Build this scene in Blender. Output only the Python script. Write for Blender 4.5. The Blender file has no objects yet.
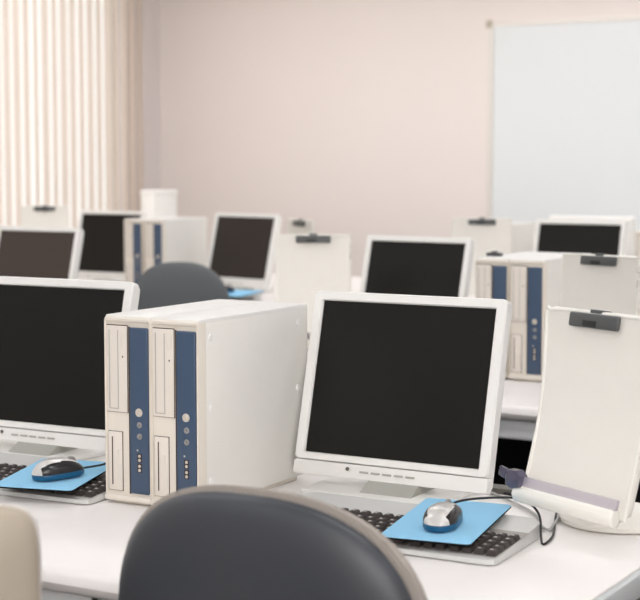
import bpy, bmesh, math, random
from math import sin, cos, pi, radians, atan, copysign
from mathutils import Vector, Matrix, Euler
random.seed(7)
COL = bpy.context.scene.collection
T = 0.72            # desk surface height
ROW = 1.739         # distance from one desk row to the next

# ------------------------------------------------------------------ materials
def srgb(c):
    return tuple(((v/255)/12.92 if v/255 <= .04045 else ((v/255+.055)/1.055)**2.4) for v in c) + (1,)
def mat(name, rgb, rough=.5, spec=.4, metal=0, bump=None, vary=.02, vscale=30, trans=0, alpha=1, emit=None, coat=0):
    m = bpy.data.materials.new(name); m.use_nodes = True
    nt = m.node_tree; b = nt.nodes['Principled BSDF']
    c = srgb(rgb)
    b.inputs['Roughness'].default_value = rough
    b.inputs['Specular IOR Level'].default_value = spec
    b.inputs['Metallic'].default_value = metal
    b.inputs['Coat Weight'].default_value = coat
    tc = nt.nodes.new('ShaderNodeTexCoord'); n = nt.nodes.new('ShaderNodeTexNoise')
    n.inputs['Scale'].default_value = vscale; n.inputs['Detail'].default_value = 3
    nt.links.new(tc.outputs['Object'], n.inputs['Vector'])
    mx = nt.nodes.new('ShaderNodeMix'); mx.data_type = 'RGBA'
    mx.inputs['A'].default_value = tuple(v*(1-vary) for v in c[:3]) + (1,)
    mx.inputs['B'].default_value = tuple(min(1, v*(1+vary)) for v in c[:3]) + (1,)
    nt.links.new(n.outputs['Fac'], mx.inputs['Factor']); nt.links.new(mx.outputs['Result'], b.inputs['Base Color'])
    if bump:
        n2 = nt.nodes.new('ShaderNodeTexNoise'); n2.inputs['Scale'].default_value = bump[0]
        nt.links.new(tc.outputs['Object'], n2.inputs['Vector'])
        bp = nt.nodes.new('ShaderNodeBump'); bp.inputs['Strength'].default_value = bump[1]; bp.inputs['Distance'].default_value = bump[2]
        nt.links.new(n2.outputs['Fac'], bp.inputs['Height']); nt.links.new(bp.outputs['Normal'], b.inputs['Normal'])
    if trans:
        b.inputs['Transmission Weight'].default_value = trans; b.inputs['IOR'].default_value = 1.45
    b.inputs['Alpha'].default_value = alpha
    if emit:
        b.inputs['Emission Color'].default_value = srgb(emit[0]); b.inputs['Emission Strength'].default_value = emit[1]
    return m
M = {}
M['white_plastic'] = mat('white_plastic', (240,239,235), .42, .35, bump=(900,.05,.0004))
M['case_metal'] = mat('painted_case_metal', (234,232,226), .4, .4)
M['beige_plastic'] = mat('beige_plastic', (232,225,213), .5, .35, bump=(900,.05,.0004))
M['drive_beige'] = mat('drive_beige', (232,224,214), .5, .35)
M['seam'] = mat('dark_seam', (84,72,64), .8, .1)
M['blue_panel'] = mat('slate_blue_panel', (68,86,110), .35, .4, vary=.03)
M['chrome_button'] = mat('silver_button', (222,214,200), .3, .5, metal=.3)
M['jack'] = mat('grey_jack', (150,148,145), .35, .5, metal=.4)
M['port_dark'] = mat('dark_port', (60,46,42), .5, .4)
M['screen'] = mat('black_screen', (23,22,19), .38, .22, vary=.03)
M['grey_neck'] = mat('grey_neck', (176,176,168), .45, .35)
M['screen_reflect'] = mat('brown_reflection_screen', (70,61,55), .35, .25, vary=.03)  # brownish room reflection put into the black screen's base colour
M['screen_reflect_dim'] = mat('dim_reflection_screen', (50,43,39), .35, .25, vary=.03)  # darker reflection tone painted into the screen colour
M['badge'] = mat('grey_badge', (110,106,100), .4, .4)
M['key'] = mat('dark_key', (66,60,58), .45, .4, vary=.06)
M['key_legend'] = mat('pale_key_legend', (205,200,195), .6, .2)
M['kb_silver'] = mat('silver_keyboard_plastic', (206,206,203), .38, .4)
M['kb_well'] = mat('keyboard_well', (168,164,158), .6, .2)
M['pad_blue'] = mat('sky_blue_pad', (150,206,238), .75, .15, bump=(1500,.1,.0003))
M['pad_edge'] = mat('black_pad_rubber', (26,24,24), .8, .1)
M['mouse_silver'] = mat('mouse_silver', (214,211,207), .3, .5, metal=.25)
M['mouse_black'] = mat('mouse_black', (32,31,33), .22, .6)
M['mouse_blue'] = mat('mouse_blue', (8,84,122), .3, .5)
M['black_rubber'] = mat('black_rubber', (22,22,24), .45, .4)
M['grey_cable'] = mat('grey_cable', (178,178,176), .5, .3)
M['holder_white'] = mat('ivory_plastic', (242,240,232), .4, .4)
M['holder_board'] = mat('ivory_board', (238,235,227), .5, .3)
M['clip_grey'] = mat('charcoal_clip', (84,86,86), .35, .4)
M['clip_dark'] = mat('dark_clip_label', (48,50,48), .5, .3)
M['smoke_clear'] = mat('smoky_clear_plastic', (206,198,208), .12, .5, alpha=.5)
M['smoke_knob'] = mat('smoky_purple_plastic', (92,88,108), .12, .6, alpha=.82)
M['desk'] = mat('white_desk_laminate', (244,240,237), .38, .35, vary=.008, vscale=4)
M['desk_edge'] = mat('grey_desk_edge', (196,200,200), .45, .3)
M['desk_leg'] = mat('olive_grey_leg', (108,106,98), .5, .3)
M['desk_panel'] = mat('pale_blue_grey_panel', (244,246,248), .4, .4)
M['chair_shell'] = mat('charcoal_shell', (62,65,70), .38, .45, bump=(500,.12,.001))
M['chair_shell_far'] = mat('slate_grey_upholstery', (108,112,114), .7, .2, bump=(500,.12,.001))
M['cream_shell'] = mat('cream_shell', (176,165,149), .5, .3)
M['cream_rim'] = mat('pale_cream_rim', (236,231,224), .45, .3)
M['black_plastic'] = mat('black_plastic', (24,24,26), .45, .35)
M['wall'] = mat('painted_wall', (236,227,222), .85, .1, vary=.01, vscale=1.5)
M['wall_left'] = mat('painted_wall_pale', (236,229,226), .85, .1, vary=.01, vscale=1.5)
M['ceiling'] = mat('ceiling_paint', (235,232,228), .9, .1)
M['carpet'] = mat('charcoal_carpet', (58,60,66), .95, .05, vary=.15, vscale=200)
M['trim'] = mat('trim_grey', (150,146,140), .6, .2)
M['board_white'] = mat('whiteboard_enamel', (229,233,234), .22, .5, vary=.004, vscale=1)
M['alu'] = mat('aluminium_frame', (226,221,214), .4, .5, metal=.15)
M['corner'] = mat('corner_cap', (186,176,158), .5, .3)
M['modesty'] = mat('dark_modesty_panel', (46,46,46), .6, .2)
M['bin'] = mat('black_bin', (22,24,26), .3, .5)
M['tube'] = mat('fluorescent_diffuser', (255,255,255), .5, .2, emit=((252,252,255), 9.6))
def fabric_ribbed(name, rgb):
    m = mat(name, rgb, .9, .1, vary=.05, vscale=400)
    nt = m.node_tree; b = nt.nodes['Principled BSDF']
    tc = nt.nodes.new('ShaderNodeTexCoord'); w = nt.nodes.new('ShaderNodeTexWave')
    w.wave_type = 'BANDS'; w.bands_direction = 'DIAGONAL'; w.inputs['Scale'].default_value = 90; w.inputs['Distortion'].default_value = .6
    nt.links.new(tc.outputs['Object'], w.inputs['Vector'])
    bp = nt.nodes.new('ShaderNodeBump'); bp.inputs['Strength'].default_value = .6; bp.inputs['Distance'].default_value = .002
    nt.links.new(w.outputs['Fac'], bp.inputs['Height']); nt.links.new(bp.outputs['Normal'], b.inputs['Normal'])
    return m
M['fabric'] = fabric_ribbed('taupe_ribbed_fabric', (176,168,160))
def blind_mat():
    m = bpy.data.materials.new('blind_fabric'); m.use_nodes = True
    nt = m.node_tree; nt.nodes.clear()
    o = nt.nodes.new('ShaderNodeOutputMaterial'); d = nt.nodes.new('ShaderNodeBsdfDiffuse'); t = nt.nodes.new('ShaderNodeBsdfTranslucent')
    mx = nt.nodes.new('ShaderNodeMixShader'); n = nt.nodes.new('ShaderNodeTexNoise'); n.inputs['Scale'].default_value = 60
    r = nt.nodes.new('ShaderNodeMix'); r.data_type = 'RGBA'
    r.inputs['A'].default_value = srgb((242,230,219)); r.inputs['B'].default_value = srgb((248,238,228))
    nt.links.new(n.outputs['Fac'], r.inputs['Factor'])
    nt.links.new(r.outputs['Result'], d.inputs['Color']); nt.links.new(r.outputs['Result'], t.inputs['Color'])
    mx.inputs[0].default_value = .42
    nt.links.new(d.outputs[0], mx.inputs[1]); nt.links.new(t.outputs[0], mx.inputs[2]); nt.links.new(mx.outputs[0], o.inputs[0])
    return m
M['blind'] = blind_mat()
def glass_mat():
    m = bpy.data.materials.new('window_glass'); m.use_nodes = True
    nt = m.node_tree; nt.nodes.clear()
    o = nt.nodes.new('ShaderNodeOutputMaterial'); t = nt.nodes.new('ShaderNodeBsdfTransparent'); g = nt.nodes.new('ShaderNodeBsdfGlossy')
    mx = nt.nodes.new('ShaderNodeMixShader'); g.inputs['Roughness'].default_value = .02
    mx.inputs[0].default_value = .08; nt.links.new(t.outputs[0], mx.inputs[1]); nt.links.new(g.outputs[0], mx.inputs[2]); nt.links.new(mx.outputs[0], o.inputs[0])
    return m
M['glass'] = glass_mat()

# ------------------------------------------------------------------ mesh helpers
def B(): return bmesh.new()
def box(bm, x0, x1, y0, y1, z0, z1, bev=0, seg=2):
    r = bmesh.ops.create_cube(bm, size=1); vs = r['verts']
    for v in vs:
        v.co = Vector((x0 + (v.co.x+.5)*(x1-x0), y0 + (v.co.y+.5)*(y1-y0), z0 + (v.co.z+.5)*(z1-z0)))
    if bev:
        es = list({e for v in vs for e in v.link_edges})
        bmesh.ops.bevel(bm, geom=es, offset=bev, segments=seg, profile=.5, affect='EDGES')
def rrect(w, h, r, seg=6):           # rounded rectangle outline centred on 0, ccw
    pts = []
    for cx, cy, a0 in ((w/2-r, h/2-r, 0), (-w/2+r, h/2-r, 90), (-w/2+r, -h/2+r, 180), (w/2-r, -h/2+r, 270)):
        for k in range(seg+1):
            a = radians(a0 + 90*k/seg); pts.append((cx+r*cos(a), cy+r*sin(a)))
    return pts
def slab(bm, pts, lo, hi, axis='z', bev=0):
    """extrude outline pts (2d) from lo to hi; axis 'y': pts are (x,z); 'z': pts are (x,y); with bevelled rims"""
    def P(p, h): return (p[0], h, p[1]) if axis == 'y' else ((h, p[0], p[1]) if axis == 'x' else (p[0], p[1], h))
    cx = sum(p[0] for p in pts)/len(pts); cy = sum(p[1] for p in pts)/len(pts)
    def ins(p, d):
        vx, vy = p[0]-cx, p[1]-cy; l = math.hypot(vx, vy); return (p[0]-vx/l*d, p[1]-vy/l*d)
    rings = []
    prof = [(0, lo), (0, hi)] if not bev else [(bev, lo), (bev*.3, lo+bev*.3), (0, lo+bev), (0, hi-bev), (bev*.3, hi-bev*.3), (bev, hi)]
    for d, h in prof: rings.append([bm.verts.new(P(ins(p, d) if d else p, h)) for p in pts])
    n = len(pts)
    for a, b in zip(rings, rings[1:]):
        for i in range(n): bm.faces.new((a[i], a[(i+1) % n], b[(i+1) % n], b[i]))
    bm.faces.new(list(reversed(rings[0]))); bm.faces.new(rings[-1])
def ring(bm, outer, inner, y0, y1, bev=.002):
    """frame: outer/inner outlines (same count) in xz, from y0 (front) to y1"""
    def R(pts, y, d=0):
        cx = sum(p[0] for p in pts)/len(pts); cz = sum(p[1] for p in pts)/len(pts); o = []
        for p in pts:
            vx, vz = p[0]-cx, p[1]-cz; l = math.hypot(vx, vz); o.append(bm.verts.new((p[0]-vx/l*d, y, p[1]-vz/l*d)))
        return o
    seq = [R(outer, y1), R(outer, y0+bev), R(outer, y0, bev), R(inner, y0, -bev), R(inner, y0+bev), R(inner, y1)]
    n = len(outer)
    for k in range(6):
        a, b = seq[k], seq[(k+1) % 6]
        for i in range(n): bm.faces.new((a[i], a[(i+1) % n], b[(i+1) % n], b[i]))
def cyl(bm, c, r, h, axis='z', seg=24, r2=None, bev=0):
    r2 = r if r2 is None else r2
    pts = []
    prof = [(0, 0), (r, 0), (r2, h), (0, h)]
    if bev: prof = [(0, 0), (r-bev, 0), (r-bev*.3, bev*.3), (r, bev), (r2, h-bev), (r2-bev*.3, h-bev*.3), (r2-bev, h), (0, h)]
    lathe(bm, prof, c, axis, seg)
def lathe(bm, prof, c=(0,0,0), axis='z', seg=32):
    def P(r, a, h):
        u, v = r*cos(a), r*sin(a)
        p = (u, v, h) if axis == 'z' else ((u, -h, v) if axis == '-y' else ((u, h, v) if axis == 'y' else (h, u, v)))
        return (p[0]+c[0], p[1]+c[1], p[2]+c[2])
    rows = []
    for r, h in prof:
        rows.append([bm.verts.new(P(0, 0, h))] if r < 1e-6 else [bm.verts.new(P(r, 2*pi*k/seg, h)) for k in range(seg)])
    for a, b in zip(rows, rows[1:]):
        for k in range(seg):
            k2 = (k+1) % seg
            if len(a) == 1 and len(b) == 1: continue
            if len(a) == 1: bm.faces.new((a[0], b[k2], b[k]))
            elif len(b) == 1: bm.faces.new((a[k], a[k2], b[0]))
            else: bm.faces.new((a[k], a[k2], b[k2], b[k]))
def catmull(pts, n=8):
    pts = [Vector(p) for p in pts]; P = [2*pts[0]-pts[1]] + pts + [2*pts[-1]-pts[-2]]; out = []
    for i in range(1, len(P)-2):
        for k in range(n):
            t = k/n; a, b, c, d = P[i-1], P[i], P[i+1], P[i+2]
            out.append(.5*((2*b) + (c-a)*t + (2*a-5*b+4*c-d)*t*t + (3*b-a-3*c+d)*t**3))
    out.append(pts[-1]); return out
def tube(bm, pts, r, seg=8, smooth=True):
    pts = catmull(pts) if smooth else [Vector(p) for p in pts]
    rows = []; up = Vector((0, 0, 1))
    for i, p in enumerate(pts):
        t = (pts[min(i+1, len(pts)-1)] - pts[max(i-1, 0)]).normalized()
        s = t.cross(up); s = s.normalized() if s.length > .05 else Vector((1, 0, 0)); u = s.cross(t)
        rows.append([bm.verts.new(p + r*(cos(2*pi*k/seg)*s + sin(2*pi*k/seg)*u)) for k in range(seg)])
    for a, b in zip(rows, rows[1:]):
        for k in range(seg): bm.faces.new((a[k], a[(k+1) % seg], b[(k+1) % seg], b[k]))
    bm.faces.new(list(reversed(rows[0]))); bm.faces.new(rows[-1])
def obj(name, bm, m, parent=None, smooth=True, loc=None, rot=None):
    bmesh.ops.recalc_face_normals(bm, faces=bm.faces)
    me = bpy.data.meshes.new(name); bm.to_mesh(me); bm.free(); me.materials.append(m)
    if smooth:
        for p in me.polygons: p.use_smooth = True
        me.set_sharp_from_angle(angle=radians(38))
    o = bpy.data.objects.new(name, me); COL.objects.link(o)
    if parent: o.parent = parent
    if loc: o.location = loc
    if rot: o.rotation_euler = rot
    return o
def tag(o, label=None, cat=None, group=None, kind=None):
    if label: o['label'] = label
    if cat: o['category'] = cat
    if group: o['group'] = group
    if kind: o['kind'] = kind
    return o
def thing(name, label, cat, loc=(0,0,0), rz=0, group=None):
    o = bpy.data.objects.new(name, None); COL.objects.link(o); o.empty_display_size = .05
    o.location = loc; o.rotation_euler = (0, 0, rz); return tag(o, label, cat, group)
def dup(root, loc, rz, label, group=None):
    def cp(o, par):
        c = o.copy(); COL.objects.link(c); c.parent = par
        for ch in list(o.children): cp(ch, c)
        return c
    r = cp(root, None); r.location = loc; r.rotation_euler = (0, 0, rz); r['label'] = label
    if group: r['group'] = group
    return r
def struct(name, bm, m, parent=None, smooth=False):
    o = obj(name, bm, m, parent, smooth)
    if not parent: o['kind'] = 'structure'
    return o

# ------------------------------------------------------------------ the room
XL, XR, YB, YF, H = -6.10, 2.6, -2.2, 8.5, 2.75
b = B(); box(b, XL-.15, XR+.15, YB-.15, YF+.15, -.1, 0); struct('floor', b, M['carpet'])
b = B(); box(b, XL-.15, XR+.15, YB-.15, YF+.15, H, H+.1); struct('ceiling', b, M['ceiling'])
b = B(); box(b, XL-.15, XR+.15, YF, YF+.15, 0, H); struct('wall_far', b, M['wall'])
b = B(); box(b, XR, XR+.15, YB, YF, 0, H); struct('wall_right', b, M['wall'])
b = B(); box(b, XL-.15, XR+.15, YB-.15, YB, 0, H); struct('wall_near', b, M['wall'])
WY0, WY1, WZ0, WZ1 = 2.2, 8.12, .35, 2.55       # window opening in the left wall
b = B()
box(b, XL-.15, XL, YB, WY0, 0, H); box(b, XL-.15, XL, WY1, YF, 0, H)
box(b, XL-.15, XL, WY0, WY1, 0, WZ0); box(b, XL-.15, XL, WY0, WY1, WZ1, H)
struct('wall_left', b, M['wall_left'])
b = B()
n = 4; f = .05
for k in range(n+1):
    y = WY0 + (WY1-WY0)*k/n; y = min(max(y, WY0+f/2), WY1-f/2)
    box(b, XL-.12, XL-.06, y-f/2, y+f/2, WZ0, WZ1, .004)
box(b, XL-.12, XL-.06, WY0, WY1, WZ0, WZ0+f, .004); box(b, XL-.12, XL-.06, WY0, WY1, WZ1-f, WZ1, .004)
w = struct('window_1', b, M['alu'])
b = B(); box(b, XL-.094, XL-.088, WY0+.05, WY1-.05, WZ0+.05, WZ1-.05); struct('window_glass', b, M['glass'], w)
b = B(); box(b, XL, XR, YF-.012, YF, 0, .08); struct('baseboard_far', b, M['trim'])
b = B(); box(b, XL, XL+.012, YB, YF-.012, 0, .08); struct('baseboard_left', b, M['trim'])

# vertical blinds: head rail and hanging slats
vb = thing('vertical_blinds', 'cream vertical fabric blinds hanging open across the window wall', 'blinds', (XL+.055, 0, 0))
b = B(); box(b, -.02, .02, WY0-.1, 8.2, 2.62, 2.665, .004); obj('head_rail', b, M['alu'], vb)
y = 3.2; slat_me = None; k = 0
while y < 8.25:
    ang = radians(17 + random.uniform(-6, 3)); width = .089
    if k in (48, 57): ang = radians(24)
    bb = None
    if slat_me is None:
        bb = B(); rows = []
        for z in (.12, 2.62):
            rows.append([bb.verts.new((.004*(1-(2*t/6-1)**2), (t/6-.5)*width, z)) for t in range(7)])
        for t in range(6): bb.faces.new((rows[0][t], rows[0][t+1], rows[1][t+1], rows[1][t]))
        s = obj('slat', bb, M['blind'], vb); slat_me = s.data
    else:
        s = bpy.data.objects.new('slat', slat_me); COL.objects.link(s); s.parent = vb
    s.location = (0, y, 0); s.rotation_euler = (0, 0, ang)
    y += .0835; k += 1
# bunched slat stack at the end near the corner
# whiteboard on the far wall
wb = thing('whiteboard', 'large white board with pale aluminium frame mounted on the far wall', 'whiteboard', (-2.0, YF, .86))
b = B(); box(b, -1.76, 1.80, -.018, -.001, .02, 1.20); obj('board_surface', b, M['board_white'], wb)
b = B()
ring(b, [(1.82, 1.222), (-1.785, 1.222), (-1.785, 0), (1.82, 0)], [(1.795, 1.197), (-1.752, 1.197), (-1.752, .025), (1.795, .025)], -.028, -.001, .003)
obj('frame', b, M['alu'], wb)
for sx in (-1.778, 1.81):
    b = B(); box(b, sx-.018, sx+.018, -.034, -.001, 1.19, 1.232, .006); obj('corner_cap', b, M['corner'], wb)
b = B(); box(b, -1.2, 1.2, -.09, -.02, -.005, .012, .004); obj('pen_tray', b, M['alu'], wb)

# fluorescent ceiling panels
def ceiling_light(x, y, label, src=None):
    if src: return dup(src, (x, y, H), 0, label)
    t = thing('ceiling_light', label, 'ceiling light', (x, y, H), 0, 'ceiling light panels')
    b = B(); ring(b, [(.62, .17), (-.62, .17), (-.62, -.17), (.62, -.17)], [(.6, .15), (-.6, .15), (-.6, -.15), (.6, -.15)], -.03, -.001, .004)
    fr = obj('housing', b, M['alu'], t); fr.rotation_euler = (-pi/2, 0, 0)
    fr.data.transform(Matrix.Identity(4)); fr.rotation_euler = (-pi/2, 0, 0); fr.location = (0, 0, -.031)
    b = B(); box(b, -.6, .6, -.15, .15, -.022, -.004); obj('diffuser', b, M['tube'], t)
    return t
first = None
L = 'long recessed fluorescent panel glowing on the ceiling above the computer desks'
for y in (-.6, 1.4, 3.4, 5.4, 7.0):
    for x in (-4.8, -2.6, -.4, 1.6):
        o = ceiling_light(x, y, L, first)
        if first is None: first = o

# ------------------------------------------------------------------ desks
def desk(y0, x0, x1, depth, label, legs, rot=0):
    t = thing('computer_desk', label, 'desk', ((x0+x1)/2, y0+depth/2, 0), rot, 'long white computer desks')
    w, d = x1-x0, depth
    # top with bullnose front
    b = B(); pts = [(-d/2+.012, T-.034), (-d/2+.004, T-.028), (-d/2, T-.018), (-d/2+.003, T-.008), (-d/2+.010, T-.002), (-d/2+.020, T), (d/2-.004, T), (d/2, T-.004), (d/2, T-.034)]
    slab(b, pts, -w/2, w/2-.012, 'x'); obj('desk_top', b, M['desk'], t)
    b = B(); box(b, w/2-.012, w/2, -d/2+.008, d/2-.001, T-.036, T-.0015, .003); obj('edge_band', b, M['desk_edge'], t)
    b = B(); box(b, -w/2+.05, w/2-.05, -d/2+.045, -d/2+.063, T-.088, T-.034, .010); obj('apron', b, M['desk_panel'], t)
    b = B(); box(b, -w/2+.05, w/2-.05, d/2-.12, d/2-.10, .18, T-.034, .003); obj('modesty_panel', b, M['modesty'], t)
    for lx in legs:
        lx = lx-(x0+x1)/2
        b = B(); box(b, lx-.018, lx+.018, -d/2+.085, d/2-.06, .03, T-.034, .004)
        box(b, lx-.03, lx+.03, -d/2+.05, d/2-.03, 0, .04, .008); obj('leg', b, M['desk_leg'], t)
    return t
desk(1.74, -4.4, -.715, .85, 'white computer desk nearest the camera with rounded front edge', [-4.3, -3.1, -1.95, -.78])
desk(1.73+ROW, -5.0, -.715, .86, 'white computer desk in the middle row behind the nearest one', [-4.9, -3.6, -2.5, -1.445, -.78])
desk(5.12, -5.6, -.715, .93, 'white computer desk in the far row behind the dark grey chair', [-5.5, -4.3, -3.1, -1.95, -.78])
d4 = desk(6.06, -5.75, -.715, .93, 'white computer desk along the far wall, back to back with the far row', [-5.6, -4.3, -3.1, -1.95, -.85], pi)

# ------------------------------------------------------------------ monitor
MW, MH = .378, .331
def make_monitor(label, loc, rz=0, W=MW, tilt=14.3):
    t = thing('lcd_monitor', label, 'monitor', loc, rz, 'flat computer monitors on the desks')
    hd = .024        # height of head's lower edge above the desk
    R = (-radians(tilt), 0, 0); L = (0, 0, hd)
    b = B(); zc = (.0265+MH)/2
    outer = [(x, z+zc) for x, z in rrect(W, MH-.0265, .009)]
    inner = [(x, z+(.040+MH-.017)/2) for x, z in rrect(W-.039, MH-.017-.040, .002)]
    ring(b, outer, inner, 0, .022, .003); obj('bezel', b, M['white_plastic'], t, True, L, R)
    b = B(); slab(b, [(x, z+.0128) for x, z in rrect(W, .0250, .005)], .0006, .022, 'y', .0025); ch = obj('control_strip', b, M['white_plastic'], t, True, L, R)
    b = B(); box(b, -W/2+.018, W/2-.018, .006, .012, .038, MH-.015); obj('screen', b, M['screen'], t, True, L, R)
    for k in range(5):
        b = B(); x = -.045+.0225*k; box(b, x-.0085, x+.0085, -.0018, .003, .0115, .0150, .001); obj('button', b, M['badge'] if k == -1 else M['grey_neck'], ch)
    b = B(); lathe(b, [(0, .0), (.003, 0), (.0035, -.001), (.0035, -.002)], (-.077, -.0006, .0165), 'y', 16); obj('power_light', b, M['badge'], ch)
    # housing behind
    b = B(); pts = [(x, z+MH/2) for x, z in rrect(W-.002, MH-.004, .012)]
    slab(b, pts, .020, .032, 'y', .005); box(b, -.13, .13, .030, .062, .06, .27, .012, 3)
    hs = obj('rear_housing', b, M['white_plastic'], t, True, L, R)
    b = B()
    for k in range(9): box(b, -.09, .09, .0615, .063, .20+.006*k, .2025+.006*k)
    obj('vent_slots', b, M['seam'], hs)
    # stand
    b = B(); slab(b, [(-.040, .0), (.06, .0), (.108, .09), (.108, .19), (.080, .19), (.072, .10), (.034, .05), (.004, .026), (-.034, .008)], -.034, .064, 'x', .001)
    obj('neck', b, M['grey_neck'], t)
    b = B(); slab(b, rrect(.27, .19, .02), 0, .009, 'z', .003)
    for v in b.verts: v.co.y += .036; v.co.x -= .01
    obj('stand_base', b, M['white_plastic'], t)
    return t
mon = make_monitor('white monitor with black screen behind the front chair, nearest the camera', (-1.266, 2.420, T))
RB, RC = T, T
dup(mon, (-2.050, 2.415, T), radians(1.5), 'white monitor cut off by the left edge, beside the front pair of towers')
dup(mon, (-2.216, 4.350, T), radians(-5), 'white monitor in the middle row, left of the middle pair of towers')
mb = dup(mon, (-3.715, 4.345, T), 0, 'white monitor with brownish painted reflection on its screen in the middle row at the left edge')
dup(mon, (-4.575, 5.90, T), 0, 'white monitor in the far row before the blinds, left of the far towers')
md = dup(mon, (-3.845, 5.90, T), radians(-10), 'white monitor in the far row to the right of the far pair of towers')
dup(mon, (-2.268, 5.90, T), 0, 'white monitor in the far row below the whiteboard at the right')
dup(mon, (-2.40, 6.55, T), pi, 'white monitor seen from behind, just beyond the far right screen')

for o_, m_ in ((mb, 'screen_reflect'), (md, 'screen_reflect_dim')):
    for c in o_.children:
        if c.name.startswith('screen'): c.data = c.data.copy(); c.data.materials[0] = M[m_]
# ------------------------------------------------------------------ computer tower
TW, TD, TH = .0960, .352, .3205
def make_tower(label, loc, rz=0):
    t = thing('computer_tower', label, 'computer tower', loc, rz, 'slim desktop towers standing in pairs')
    b = B(); box(b, -TW/2, TW/2, .022, TD, .010, TH-.004, .002); cs = obj('metal_case', b, M['case_metal'], t)
    for y, z in ((.022, .290), (.022, .172), (.302, .290), (.302, .172), (.022, .05)):
        b = B(); lathe(b, [(0, .0022), (.0045, .0020), (.0068, .0), (.0068, -.001)], (TW/2, y+.015, z), 'x', 16)
        obj('side_screw', b, M['white_plastic'], cs)
    b = B(); slab(b, rrect(TW, TD-.004, .004), TH-.006, TH, 'z', .0015)
    for v in b.verts: v.co.y += TD/2+.002
    obj('top_cover', b, M['white_plastic'], t)
    # front moulding with lip at foot and top
    b = B()
    ring(b, [(x, z+TH/2+.004) for x, z in rrect(TW, TH-.012, .005)], [(x, z+TH/2+.0028) for x, z in rrect(TW-.007, TH-.0285, .002)], 0, .024, .003)
    fr = obj('front_bezel', b, M['beige_plastic'], t)
    b = B(); box(b, -TW/2+.003, TW/2-.003, .0045, .02, .014, TH-.009); obj('front_panel', b, M['beige_plastic'], fr)
    b = B(); box(b, -TW/2, TW/2, -.004, .03, .006, .016, .0025); box(b, -TW/2+.01, TW/2-.01, .01, TD-.02, 0, .008, .002); obj('foot', b, M['beige_plastic'], t)
    b = B(); box(b, .0035, .0420, .0005, .008, .020, .3015, .003, 3); bp = obj('blue_strip', b, M['blue_panel'], t)
    b = B(); box(b, .0015, .0033, .002, .006, .019, .3025); obj('strip_gap', b, M['seam'], bp)
    # optical drive
    b = B(); box(b, -.0455, -.0010, .0032, .006, .156, .3045); dr = obj('drive_recess', b, M['seam'], t)
    b = B(); box(b, -.0448, -.0018, .0018, .006, .1567, .303, .0012); obj('drive_door', b, M['drive_beige'], dr)
    b = B(); box(b, -.0385, -.0372, .0012, .004, .163, .296); box(b, -.0205, -.0193, .0012, .004, .163, .296); box(b, -.0385, -.0193, .0012, .004, .162, .1632); obj('tray_seam', b, M['grey_neck'], dr)
    b = B(); box(b, -.0145, -.0050, .0006, .004, .268, .297, .0015); obj('eject_button', b, M['drive_beige'], dr)
    b = B(); box(b, -.0110, -.0090, .0011, .004, .2495, .2525); obj('drive_light', b, M['port_dark'], dr)
    # floppy drive
    b = B(); box(b, -.0425, -.0130, .0032, .006, .022, .1235); fl = obj('floppy_recess', b, M['seam'], t)
    b = B(); box(b, -.0418, -.0137, .0018, .006, .0227, .1228, .0012); obj('floppy_face', b, M['drive_beige'], fl)
    b = B(); box(b, -.0345, -.0325, .0010, .004, .032, .114, .0004); obj('floppy_slot', b, M['seam'], fl)
    b = B(); box(b, -.0255, -.0195, -.0005, .004, .066, .092, .001); obj('floppy_button', b, M['drive_beige'], fl)
    # strip controls
    xs = .0235
    b = B(); lathe(b, [(.0072, .004), (.0072, .0), (.0062, -.0013), (.0045, -.0010), (.0038, -.0022), (0, -.0026)], (xs, 0, .159), 'y', 28); obj('power_button', b, M['chrome_button'], bp)
    for z in (.138, .1185):
        b = B(); lathe(b, [(.0052, .003), (.0052, -.0004), (.004, -.0010), (.0024, -.0005), (0, .001)], (xs+.001, 0, z), 'y', 20); obj('audio_jack', b, M['jack'], bp)
    b = B(); box(b, xs-.005, xs-.002, -.0003, .003, .0935, .0965, .0003); obj('indicator_mark', b, M['key_legend'], bp)
    for z in (.082, .065):
        b = B(); box(b, xs-.004, xs+.005, -.0002, .003, z-.0075, z+.0075, .0003); u = obj('usb_port', b, M['port_dark'], bp)
        b = B()
        for dz in (-.0035, .0035): lathe(b, [(.0026, .002), (.0026, -.0012), (0, -.0014)], (xs+.001, 0, z+dz), 'y', 10)
        obj('usb_contact', b, M['chrome_button'], u)
    # rear plate
    b = B(); box(b, -.035, .035, TD-.001, TD+.001, .03, .26); rp = obj('rear_plate', b, M['jack'], t)
    b = B()
    for k in range(5): box(b, -.025, .015, TD, TD+.002, .05+.035*k, .065+.035*k)
    obj('rear_port', b, M['port_dark'], rp)
    return t
tw = make_tower('slim white tower, left of the front pair, beside the front left monitor', (-1.6100, 2.142, T))
XT = -1.6315
dup(tw, (-1.6100+.0990, 2.137, T), 0, 'slim white tower, right of the front pair, its whole side panel showing')
dup(tw, (-1.7190, 3.885, T), 0, 'slim white tower, left of the middle-row pair behind the front monitor')
dup(tw, (-1.6170, 3.880, T), 0, 'slim white tower, right of the middle-row pair, beside a paper holder')
dup(tw, (-4.245, 5.70, T), 0, 'slim white tower, left of the far-row pair before the corner')
dup(tw, (-4.130, 5.695, T), 0, 'slim white tower, right of the far-row pair, next to the dark grey chair')
dup(tw, (-2.61, 5.92, T), 0, 'white tower between the tall far holder and the screen under the whiteboard')
dup(tw, (-1.90, 5.70, T), 0, 'white tower at the right edge beside the far right monitor')

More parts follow.
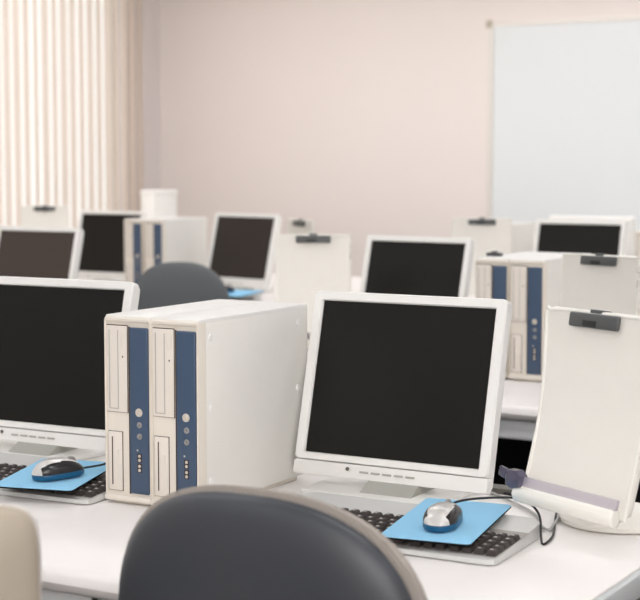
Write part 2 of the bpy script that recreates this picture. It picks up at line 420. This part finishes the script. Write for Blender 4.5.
# ------------------------------------------------------------------ keyboard
def make_keyboard(label, loc, rz, full=True):
    t = thing('keyboard', label, 'keyboard', loc, rz, 'silver keyboards with dark keys')
    W, D = .455, .225
    # local: y=0 front .. D back ; sloping top
    def top(y): return .009 + .016*y/D
    b = B()
    out = [(-W/2+.012, 0), (W/2-.012, 0), (W/2-.002, .006), (W/2, .02), (W/2-.010, D-.02), (W/2-.028, D), (-W/2+.028, D), (-W/2+.010, D-.02), (-W/2, .02), (-W/2+.002, .006)]
    n = len(out); cx, cy = 0, D/2
    r0 = [b.verts.new((x, y, .002)) for x, y in out]; r1 = [b.verts.new((x, y, top(y)-.004)) for x, y in out]
    r2 = [b.verts.new((x*.992, cy+(y-cy)*.985, top(y))) for x, y in out]
    for a, c in ((r0, r1), (r1, r2)):
        for i in range(n): b.faces.new((a[i], a[(i+1) % n], c[(i+1) % n], c[i]))
    b.faces.new(r2); b.faces.new(list(reversed(r0)))
    obj('frame', b, M['kb_silver'], t)
    y0 = .018; pitch = .0192; x0 = -.208
    b = B()
    for (xa, xb) in ((x0-.002, x0+15*pitch-.002), (x0+15*pitch+.004, x0+18*pitch+.006), (x0+18*pitch+.010, x0+22*pitch+.008)):
        v = [b.verts.new((x, y, top(y)+.0004)) for x, y in ((xa, y0-.003), (xb, y0-.003), (xb, y0+6*pitch+.012), (xa, y0+6*pitch+.012))]; b.faces.new(v)
    obj('key_well', b, M['kb_well'], t)
    ang = math.atan2(.016, D)
    keys = []
    lay = [
        [(0, 1.25), (1.25, 1.25), (2.5, 1.25), (3.75, 5.5), (9.25, 1.25), (10.5, 1.25), (11.75, 1.5), (13.25, 1.5)],
        [(0, 2.25)] + [(2.25+k, 1) for k in range(10)] + [(12.25, 2.5)],
        [(0, 1.75)] + [(1.75+k, 1) for k in range(11)] + [(12.75, 2)],
        [(0, 1.5)] + [(1.5+k, 1) for k in range(12)] + [(13.5, 1.25)],
        [(k, 1) for k in range(13)] + [(13, 1.75)],
        [(0, 1)] + [(1.5+k*1.05, 1) for k in range(12)] ]
    for r, row in enumerate(lay):
        for s, wd in row: keys.append((x0+s*pitch, wd, r))
    for r, cs_ in ((0, (0, 1, 2)), (1, (1,)), (3, (0, 1, 2)), (4, (0, 1, 2))):
        for c in cs_: keys.append((x0+(15+c)*pitch+.005, 1, r))
    for r in range(5):
        for c in range(4): keys.append((x0+(18+c)*pitch+.010, 1, r))
    meshes = {}
    if not full:
        b = B()
        for x, wd, r in keys:
            w_ = wd*pitch-.0022; y = y0+r*pitch+(.006 if r == 5 else 0); box(b, x, x+w_, y, y+pitch-.003, top(y), top(y)+.007, .0015, 1)
        obj('keys', b, M['key'], t); return t
    keys.sort(key=lambda q: -q[0])
    shown, rest = keys[:100], keys[100:]
    def keymesh(wd):
        b = B(); w_ = wd*pitch-.0020; d_ = pitch-.0022
        box(b, 0, w_, 0, d_, 0, .0075, 0)
        for v in b.verts:
            if v.co.z > .005: v.co.x = w_/2+(v.co.x-w_/2)*(1-.0052/w_*1.0); v.co.y = d_/2+(v.co.y-d_/2)*.74+.0008
        bmesh.ops.bevel(b, geom=list(b.edges), offset=.0011, segments=2, affect='EDGES')
        return b
    for x, wd, r in shown:
        y = y0+r*pitch+(.006 if r == 5 else 0)
        if wd not in meshes:
            o = obj('key', keymesh(wd), M['key'], t); meshes[wd] = o.data
            me = o.data; me.materials.append(M['key_legend'])
            bm = bmesh.new(); bm.from_mesh(me)        # small pale legend on the cap
            v = [bm.verts.new(p) for p in ((.0045, .0080, .00765), (.0092, .0080, .00765), (.0092, .0120, .00765), (.0045, .0120, .00765))]
            fa = bm.faces.new(v); fa.material_index = 1; bm.to_mesh(me); bm.free()
        else:
            o = bpy.data.objects.new('key', meshes[wd]); COL.objects.link(o); o.parent = t
        o.location = (x, y, top(y)+.0006); o.rotation_euler = (ang, 0, 0)
    if rest:
        b = B()
        for x, wd, r in rest:
            y = y0+r*pitch+(.006 if r == 5 else 0); box(b, x, x+wd*pitch-.002, y, y+pitch-.0022, top(y), top(y)+.0078, .0015, 1)
        o = obj('key', b, M['key'], t); o['kind'] = 'stuff'
    return t
make_keyboard('silver keyboard with dark keys under the front right mouse pad', (-1.134, 2.066, T), radians(0))
make_keyboard('silver keyboard in front of the monitor at the left edge', (-1.890, 2.088, T), radians(3))
kf = make_keyboard('silver keyboard at the far-row monitor beside the dark grey chair', (-3.80, 5.50, T), 0, False)

# ------------------------------------------------------------------ mouse pads
def pad(label, loc, rz, w, d, rx=0):
    t = thing('mouse_pad', label, 'mouse pad', loc, rz, 'sky blue mouse pads')
    t.rotation_euler = (rx, 0, rz)
    b = B(); slab(b, rrect(w, d, .008), .0, .0022, 'z'); obj('rubber_base', b, M['pad_edge'], t)
    b = B(); slab(b, rrect(w-.0004, d-.0004, .008), .0022, .0032, 'z', .0003); obj('cloth_top', b, M['pad_blue'], t)
    return t
sl = math.atan2(.014, .235)
PZ = T+.0285
pad('sky blue mouse pad lying on the front right keyboard', (-1.036, 2.184, PZ), radians(8), .142, .232, .05)
pad('sky blue mouse pad lying on the keyboard at the left edge', (-1.785, 2.168, PZ), radians(14), .150, .205, .05)
pad('small sky blue mouse pad on the far desk beside the dark grey chair', (-3.62, 5.55, T+.028), 0, .19, .2, .05)

# ------------------------------------------------------------------ mouse
def make_mouse(label, loc, rz, cable=None, rx=0):
    t = thing('computer_mouse', label, 'mouse', loc, rz, 'silver and black computer mice')
    t.rotation_euler = (rx, 0, rz)
    # body length along y (front = +y), .105 long
    Lh, Wh, Hh = .047, .0275, .032
    def half(u): return Wh*(max(0, 1-abs(u)**2.6))**.5*(1-.08*u)*(.93+.07*abs(u))
    def surf(u, v):       # u -1..1 along y, v angle 0..pi across
        hz = Hh*(max(0, 1-abs((u+.18)/1.18 if u > -.18 else (u+.18)/.82)**2.3))**.55
        return Vector((half(u)*copysign(abs(cos(v))**.75, cos(v)), Lh*u, .0105+(hz-.0085 if hz > .0085 else 0)*sin(v)**.9))
    NU, NV = 32, 24
    def patch(mask, name, m):
        b = B(); g = {}
        for i in range(NU+1):
            for j in range(NV+1):
                u = sin((-1+2*i/NU)*pi/2)*.998; g[i, j] = b.verts.new(surf(u, pi*j/NV))
        for i in range(NU):
            for j in range(NV):
                if mask(i+.5, j+.5): b.faces.new((g[i, j], g[i+1, j], g[i+1, j+1], g[i, j+1]))
        bmesh.ops.delete(b, geom=[v for v in b.verts if not v.link_faces], context='VERTS')
        return obj(name, b, m, t)
    side = lambda i, j: i > 7 and abs(j-NV/2) > (5 if i < 16 else (4 if i < 24 else 3))
    patch(lambda i, j: not side(i, j), 'top_shell', M['mouse_silver'])
    patch(side, 'side_grip', M['mouse_black'])
    b = B(); out = [(half(u), Lh*u) for u in [sin((-1+2*k/24)*pi/2)*.995 for k in range(25)]]; out += [(-x, y) for x, y in reversed(out)]
    slab(b, out, .001, .0112, 'z', .0025); obj('lower_shell', b, M['mouse_blue'], t)
    b = B(); lathe(b, [(0, -.0035), (.008, -.0035), (.009, -.002), (.009, .002), (.008, .0035), (0, .0035)], (0, .024, .0245), 'x', 20); obj('scroll_wheel', b, M['jack'], t)
    b = B(); box(b, -.005, .005, .010, .038, .0236, .0270, .002)
    for v in b.verts: v.co.z -= max(0, (v.co.y-.010))*.34
    obj('wheel_slot', b, M['mouse_black'], t)
    if cable:
        # cable points are given in world space relative to nothing: convert
        mw = Matrix.Translation(loc) @ Euler((rx, 0, rz)).to_matrix().to_4x4(); inv = mw.inverted()
        b = B(); tube(b, [Vector((0, .044, .009))] + [inv @ Vector(p) for p in cable], .0019); obj('cable', b, M['black_rubber'], t)
    return t
make_mouse('silver and black mouse on the front right blue mouse pad', (-1.026, 2.150, PZ+.0035), radians(9),
    [(-1.050, 2.240, T+.046), (-1.02, 2.275, T+.050), (-.965, 2.300, T+.050), (-.928, 2.285, T+.034), (-.905, 2.240, T+.008), (-.895, 2.222, T+.003), (-.894, 2.240, T+.003), (-.905, 2.29, T+.003), (-.945, 2.40, T+.003), (-.99, 2.53, T+.003)], .05)
make_mouse('silver and black mouse on the blue pad at the left edge', (-1.763, 2.146, PZ+.0035), radians(-30),
    [(-1.735, 2.225, T+.042), (-1.715, 2.262, T+.045), (-1.70, 2.32, T+.02), (-1.705, 2.42, T+.003), (-1.75, 2.53, T+.003)], .05)
make_mouse('small silver mouse on the far desk beside the dark grey chair', (-3.655, 5.53, T+.0325), radians(-50), None, .05)

# ------------------------------------------------------------------ document holder
def make_holder(label, loc, rz=0, guide=True, bx=0):
    """origin on the desk under the lower edge of the board; board leans back"""
    t = thing('document_holder', label, 'document holder', loc, rz, 'ivory document holders on round bases')
    W, Hb = .230, .300
    by = .185 if guide else .12
    b = B(); lathe(b, [(0, 0), (.086, 0), (.092, .003), (.094, .010), (.090, .015), (.078, .018), (.03, .024), (0, .025)], (bx, by, 0), 'z', 48); obj('round_base', b, M['holder_white'], t)
    b = B(); tube(b, [(bx, by, .018), (bx, by-.01, .07), (bx*.6, by-.04, .13), (0, .062 if not guide else .085, .21)], .016, 16); obj('stem', b, M['holder_white'], t)
    # curved board profile: h -> (y, z)
    def prof(h):
        a = radians(9.0); k = (h/Hb)
        return (.000 + h*sin(a) + .055*(1-k)*k, .058 + h*cos(a))
    def sheet(wd, lo, hi, th, off, rad, nz=26, nx=10):
        b = B(); fr, bk = [], []
        for i in range(nz+1):
            h = lo+(hi-lo)*i/nz; e = min(h-lo, hi-h); w = wd/2 - (rad-math.sqrt(max(0, rad*rad-(rad-e)**2)) if e < rad else 0)
            y, z = prof(h); fr.append([b.verts.new((-w+2*w*j/nx, y+off, z)) for j in range(nx+1)]); bk.append([b.verts.new((-w+2*w*j/nx, y+off+th, z)) for j in range(nx+1)])
        for i in range(nz):
            for j in range(nx):
                b.faces.new((fr[i][j], fr[i][j+1], fr[i+1][j+1], fr[i+1][j])); b.faces.new((bk[i][j], bk[i+1][j], bk[i+1][j+1], bk[i][j+1]))
            b.faces.new((fr[i][0], fr[i+1][0], bk[i+1][0], bk[i][0])); b.faces.new((fr[i][nx], bk[i][nx], bk[i+1][nx], fr[i+1][nx]))
        for j in range(nx):
            b.faces.new((fr[0][j], bk[0][j], bk[0][j+1], fr[0][j+1])); b.faces.new((fr[nz][j], fr[nz][j+1], bk[nz][j+1], bk[nz][j]))
        return b
    bd = sheet(W, 0, Hb, .011, 0, .016)
    hb = obj('board', bd, M['holder_board'], t); bv = hb.modifiers.new('edge', 'BEVEL'); bv.width = .003; bv.segments = 3; bv.limit_method = 'ANGLE'; bv.angle_limit = radians(50)
    # raised rim round the face
    b = B()
    pts = []
    for h, x in ((.004, -W/2+.003), (.15, -W/2+.003), (Hb-.014, -W/2+.003), (Hb-.004, -W/2+.016), (Hb-.003, 0), (Hb-.004, W/2-.016), (Hb-.014, W/2-.003), (.15, W/2-.003), (.004, W/2-.003)):
        y, z = prof(h); pts.append((x, y+.001, z))
    tube(b, pts, .003, 8); obj('rim', b, M['holder_white'], hb)
    # clip at top
    a = radians(9.0); y, z = prof(Hb-.016)
    cl = B(); box(cl, -.053, .053, -.0085, .0, -.0100, .0120, .0035, 3)
    c = obj('clip', cl, M['clip_grey'], t, True, (0, y-.001, z), (-a, 0, 0))
    b = B(); box(b, -.0125, .0125, -.004, .018, .0125, .0185, .0015); obj('clip_tab', b, M['clip_grey'], c)
    b = B(); box(b, -.021, .009, -.0090, -.006, -.0085, .001, .0006); obj('clip_inset', b, M['clip_dark'], c)
    # small shelf ring round clip
    if guide:
        y, z = prof(.010)
        b = B(); pts = [(-.013, -.014), (-.002, -.018), (.004, -.010), (.004, .008), (-.004, .014), (-.012, .010), (-.017, -.002)]
        slab(b, pts, -W/2-.004, W/2-.012, 'x')
        lg = obj('paper_ledge', b, M['holder_white'], t, True, (0, y-.004, z)); bv = lg.modifiers.new('edge', 'BEVEL'); bv.width = .004; bv.segments = 3; bv.limit_method = 'ANGLE'; bv.angle_limit = radians(25)
        b = B(); pts = [(-.010, .010), (-.004, .010), (.000, .024), (-.005, .026)]
        slab(b, pts, -W/2+.012, W/2-.010, 'x'); gb = obj('guide_bar', b, M['smoke_clear'], t, True, (0, y-.004, z))
        b = B(); slab(b, [(-.018, .0), (.0, -.006), (.022, .0), (.024, .020), (.012, .030), (-.010, .029), (-.018, .016)], -.014, .004, 'y', .003)
        gk = obj('guide_knob', b, M['smoke_knob'], gb, True, (-W/2-.004, -.002, .009)); gk.scale = (.85, 1, .85)
        b = B(); box(b, -.027, .001, -.007, .0005, -.008, .011, .0025); obj('knob_grip', b, M['smoke_knob'], gk, True, (-.017, -.002, .014), (0, radians(14), 0))
    return t
hd = make_holder('large ivory document holder on the front desk at the right edge', (-.853, 2.226, T), radians(-27), True, -.092)
h2 = make_holder('ivory document holder in the middle row between the dark chair and a monitor', (-2.428, 4.16, T), radians(27), False)
dup(h2, (-1.346, 3.60, T), radians(-18), 'ivory document holder in the middle row right of the towers, half out of frame')
dup(h2, (-2.545, 5.66, T), radians(26), 'ivory document holder in the far row left of the whiteboard screen')
dup(h2, (-5.115, 6.14, T), radians(32), 'ivory document holder standing before the blinds at the far left')
dup(h2, (-3.140, 5.20, T), radians(-36), 'ivory document holder peeping up behind the middle-row holder')

# small black stapler-like clip lying on a tower
o = B(); box(o, -.022, .022, -.009, .009, 0, .010, .003); box(o, -.006, .006, -.012, .012, .008, .014, .002)
tag(obj('binder_clip', o, M['clip_grey'], None, True, (-1.755, 3.985, T+TH)), 'small dark binder clip lying on the left middle-row tower', 'clip')

# ------------------------------------------------------------------ chairs
def backrest(a, bz, n, zc, th, bulge, side, curve, N=72, K=14):
    """half-lens on one side: outline superellipse a x bz, dome toward side*y"""
    b = B(); rows = []
    for k in range(K+1):
        r = sin(k/K*pi/2)
        ring_ = []
        if k == 0: rows.append([b.verts.new((0, side*th, zc))]); continue
        for j in range(N):
            an = 2*pi*j/N; cx = copysign(abs(cos(an))**(2/n), cos(an)); cz = copysign(abs(sin(an))**(2/n), sin(an))
            x = a*r*cx; z = bz*r*cz
            y = side*th*(1-r**bulge)**.5 + curve*(x/a)**2
            ring_.append(b.verts.new((x, y, zc+z)))
        rows.append(ring_)
    for j in range(N): b.faces.new((rows[0][0], rows[1][j], rows[1][(j+1) % N]))
    for p, q in zip(rows[1:], rows[2:]):
        for j in range(N): b.faces.new((p[j], p[(j+1) % N], q[(j+1) % N], q[j]))
    b.faces.new(rows[-1]); return b
def make_chair(label, loc, rz, shell, cushion, a=.182, bz=.18, n=2.5, top=.935, cush_th=.030, big=1.0, shift=0):
    t = thing('office_chair', label, 'chair', loc, rz)
    zc = top-bz; L = (0, 0, 0)
    b = backrest(a, bz, n, zc, .026, 5, -1, .022); obj('back_shell', b, M[shell], t)
    b = backrest(a*big, bz*big, n, zc, cush_th, 6, 1, .022)
    obj('back_cushion', b, M[cushion], t, True, (shift, .006, .0))
    b = B(); tube(b, [(0, -.028, zc-.02), (0, -.045, zc-bz-.02), (0, -.02, .43), (0, .12, .40)], .016, 12); obj('back_bracket', b, M['black_plastic'], t)
    b = B(); slab(b, [(x, y+.26) for x, y in rrect(.44, .42, .12, 8)], .41, .475, 'z', .02); obj('seat', b, M[cushion], t)
    b = B(); slab(b, [(x, y+.26) for x, y in rrect(.42, .40, .12, 8)], .39, .41, 'z', .004); obj('seat_pan', b, M['black_plastic'], t)
    b = B(); cyl(b, (0, .25, .09), .025, .30); cyl(b, (0, .25, .07), .04, .10); obj('gas_column', b, M['black_plastic'], t)
    for k in range(5):
        an = 2*pi*k/5+.3
        b = B(); c, s = cos(an), sin(an)
        tube(b, [(0, .25, .11), (.11*c, .25+.11*s, .10), (.23*c, .25+.23*s, .075)], .016, 10); lg = obj('base_leg', b, M['black_plastic'], t)
        b = B(); lathe(b, [(0, -.018), (.022, -.018), (.026, -.012), (.026, .012), (.022, .018), (0, .018)], (.23*c, .25+.23*s, .027), 'x', 20)
        cyl(b, (.23*c, .25+.23*s, .045), .008, .025, 'z', 10); obj('caster', b, M['black_plastic'], lg)
    return t
make_chair('charcoal office chair with ribbed taupe cushion, tucked at the front desk', (-.972, 1.525, 0), radians(-2), 'chair_shell', 'fabric', a=.212, top=.918, cush_th=.055, big=1.035, shift=.002)
make_chair('dark grey office chair at the far desk, behind the front towers', (-3.312, 4.72, 0), radians(18), 'chair_shell_far', 'fabric', top=.935)
make_chair('cream chair with squared back in the bottom left corner', (-1.216, 1.148, 0), radians(26), 'cream_shell', 'cream_rim', a=.19, bz=.22, n=13, top=.950, cush_th=.05)

# ------------------------------------------------------------------ loose items
# white upright box on the wall-side desk near the corner
t = thing('storage_box', 'tall plain white box near the corner behind the far towers', 'box', (-4.82, 6.70, T), radians(0))
b = B(); box(b, -.042, .042, -.1, .1, 0, .405, .006); obj('box_body', b, M['white_plastic'], t)
b = B(); box(b, -.045, .045, -.103, .103, .40, .428, .005); obj('lid', b, M['white_plastic'], t)
def cord(name, label, cat, pts, r, m, group=None):
    b = B(); tube(b, pts, r); tag(obj(name, b, M[m]), label, cat, group)
cord('power_cord', 'black cord looping behind the foot of the front monitor', 'cord',
     [(-1.125, 2.57, T+.003), (-1.10, 2.54, T+.003), (-1.05, 2.520, T+.003), (-1.01, 2.50, T+.004), (-.985, 2.47, T+.014), (-.955, 2.44, T+.022), (-.93, 2.48, T+.004), (-.94, 2.53, T+.003)], .0026, 'black_rubber')
cord('monitor_cord', 'pale grey cord curving across the desk between keyboard and holder', 'cord',
     [(-1.12, 2.53, T+.004), (-1.05, 2.47, T+.004), (-.98, 2.40, T+.004), (-.945, 2.335, T+.004), (-.92, 2.31, T+.004), (-.935, 2.38, T+.004), (-.95, 2.46, T+.004), (-.96, 2.52, T+.004)], .0024, 'grey_cable')
cord('network_cord', 'thin dark cord rising behind the left monitor beside the front towers', 'cord',
     [(-1.90, 2.50, T+.003), (-1.875, 2.44, T+.003), (-1.86, 2.46, T+.030), (-1.81, 2.52, T+.034), (-1.74, 2.56, T+.02), (-1.70, 2.57, T+.003)], .0022, 'badge')
cord('hanging_cord', 'black cord hanging below the front edge of the nearest desk', 'cord',
     [(-1.42, 1.80, T-.037), (-1.36, 1.74, T-.06), (-1.33, 1.72, T-.12), (-1.31, 1.71, T-.25), (-1.32, 1.74, .2), (-1.38, 1.78, .004)], .004, 'black_rubber')
# cable tray plate at the rear edge of the front desk
b = B(); slab(b, rrect(.30, .035, .006), 0, .010, 'z', .002)
tag(obj('cable_cover', b, M['desk_leg'], None, True, (-1.08, 2.552, T)), 'narrow olive grey cable cover on the rear edge of the front desk', 'cable cover')

# ------------------------------------------------------------------ light
W = bpy.data.worlds.new('sky'); bpy.context.scene.world = W; W.use_nodes = True
bg = W.node_tree.nodes['Background']; bg.inputs['Color'].default_value = (1, .97, .93, 1); bg.inputs['Strength'].default_value = 1.25
def area(name, loc, rot, sx, sy, p, col=(1, .97, .94)):
    l = bpy.data.lights.new(name, 'AREA'); l.shape = 'RECTANGLE'; l.size = sx; l.size_y = sy; l.energy = p; l.color = col
    o = bpy.data.objects.new(name, l); COL.objects.link(o); o.location = loc; o.rotation_euler = rot; return o

ww = area('added_wall_fill', (-2.6, 5.6, 2.68), (radians(62), 0, 0), 6.0, .3, 27, (1, .975, .96)); ww.data.spread = radians(95)  # unseen area light added to brighten the far wall
area('added_front_fill', (.4, -1.9, 1.9), (radians(82), 0, radians(18)), 3.4, 1.4, 95, (1, .985, .97))  # unseen soft fill added behind the camera to lift front faces
# ------------------------------------------------------------------ camera
cd = bpy.data.cameras.new('camera'); cam = bpy.data.objects.new('camera', cd); COL.objects.link(cam)
cam.location = (0, 0, 1.30); cam.rotation_euler = (pi/2 - atan(140/1600), 0, radians(30))
cd.sensor_width = 36; cd.lens = 90; cd.clip_start = .05
cd.dof.use_dof = True; cd.dof.focus_distance = 2.68; cd.dof.aperture_fstop = 7.0
S = bpy.context.scene; S.camera = cam
S.view_settings.view_transform = 'Standard'; S.view_settings.look = 'None'; S.view_settings.exposure = 0
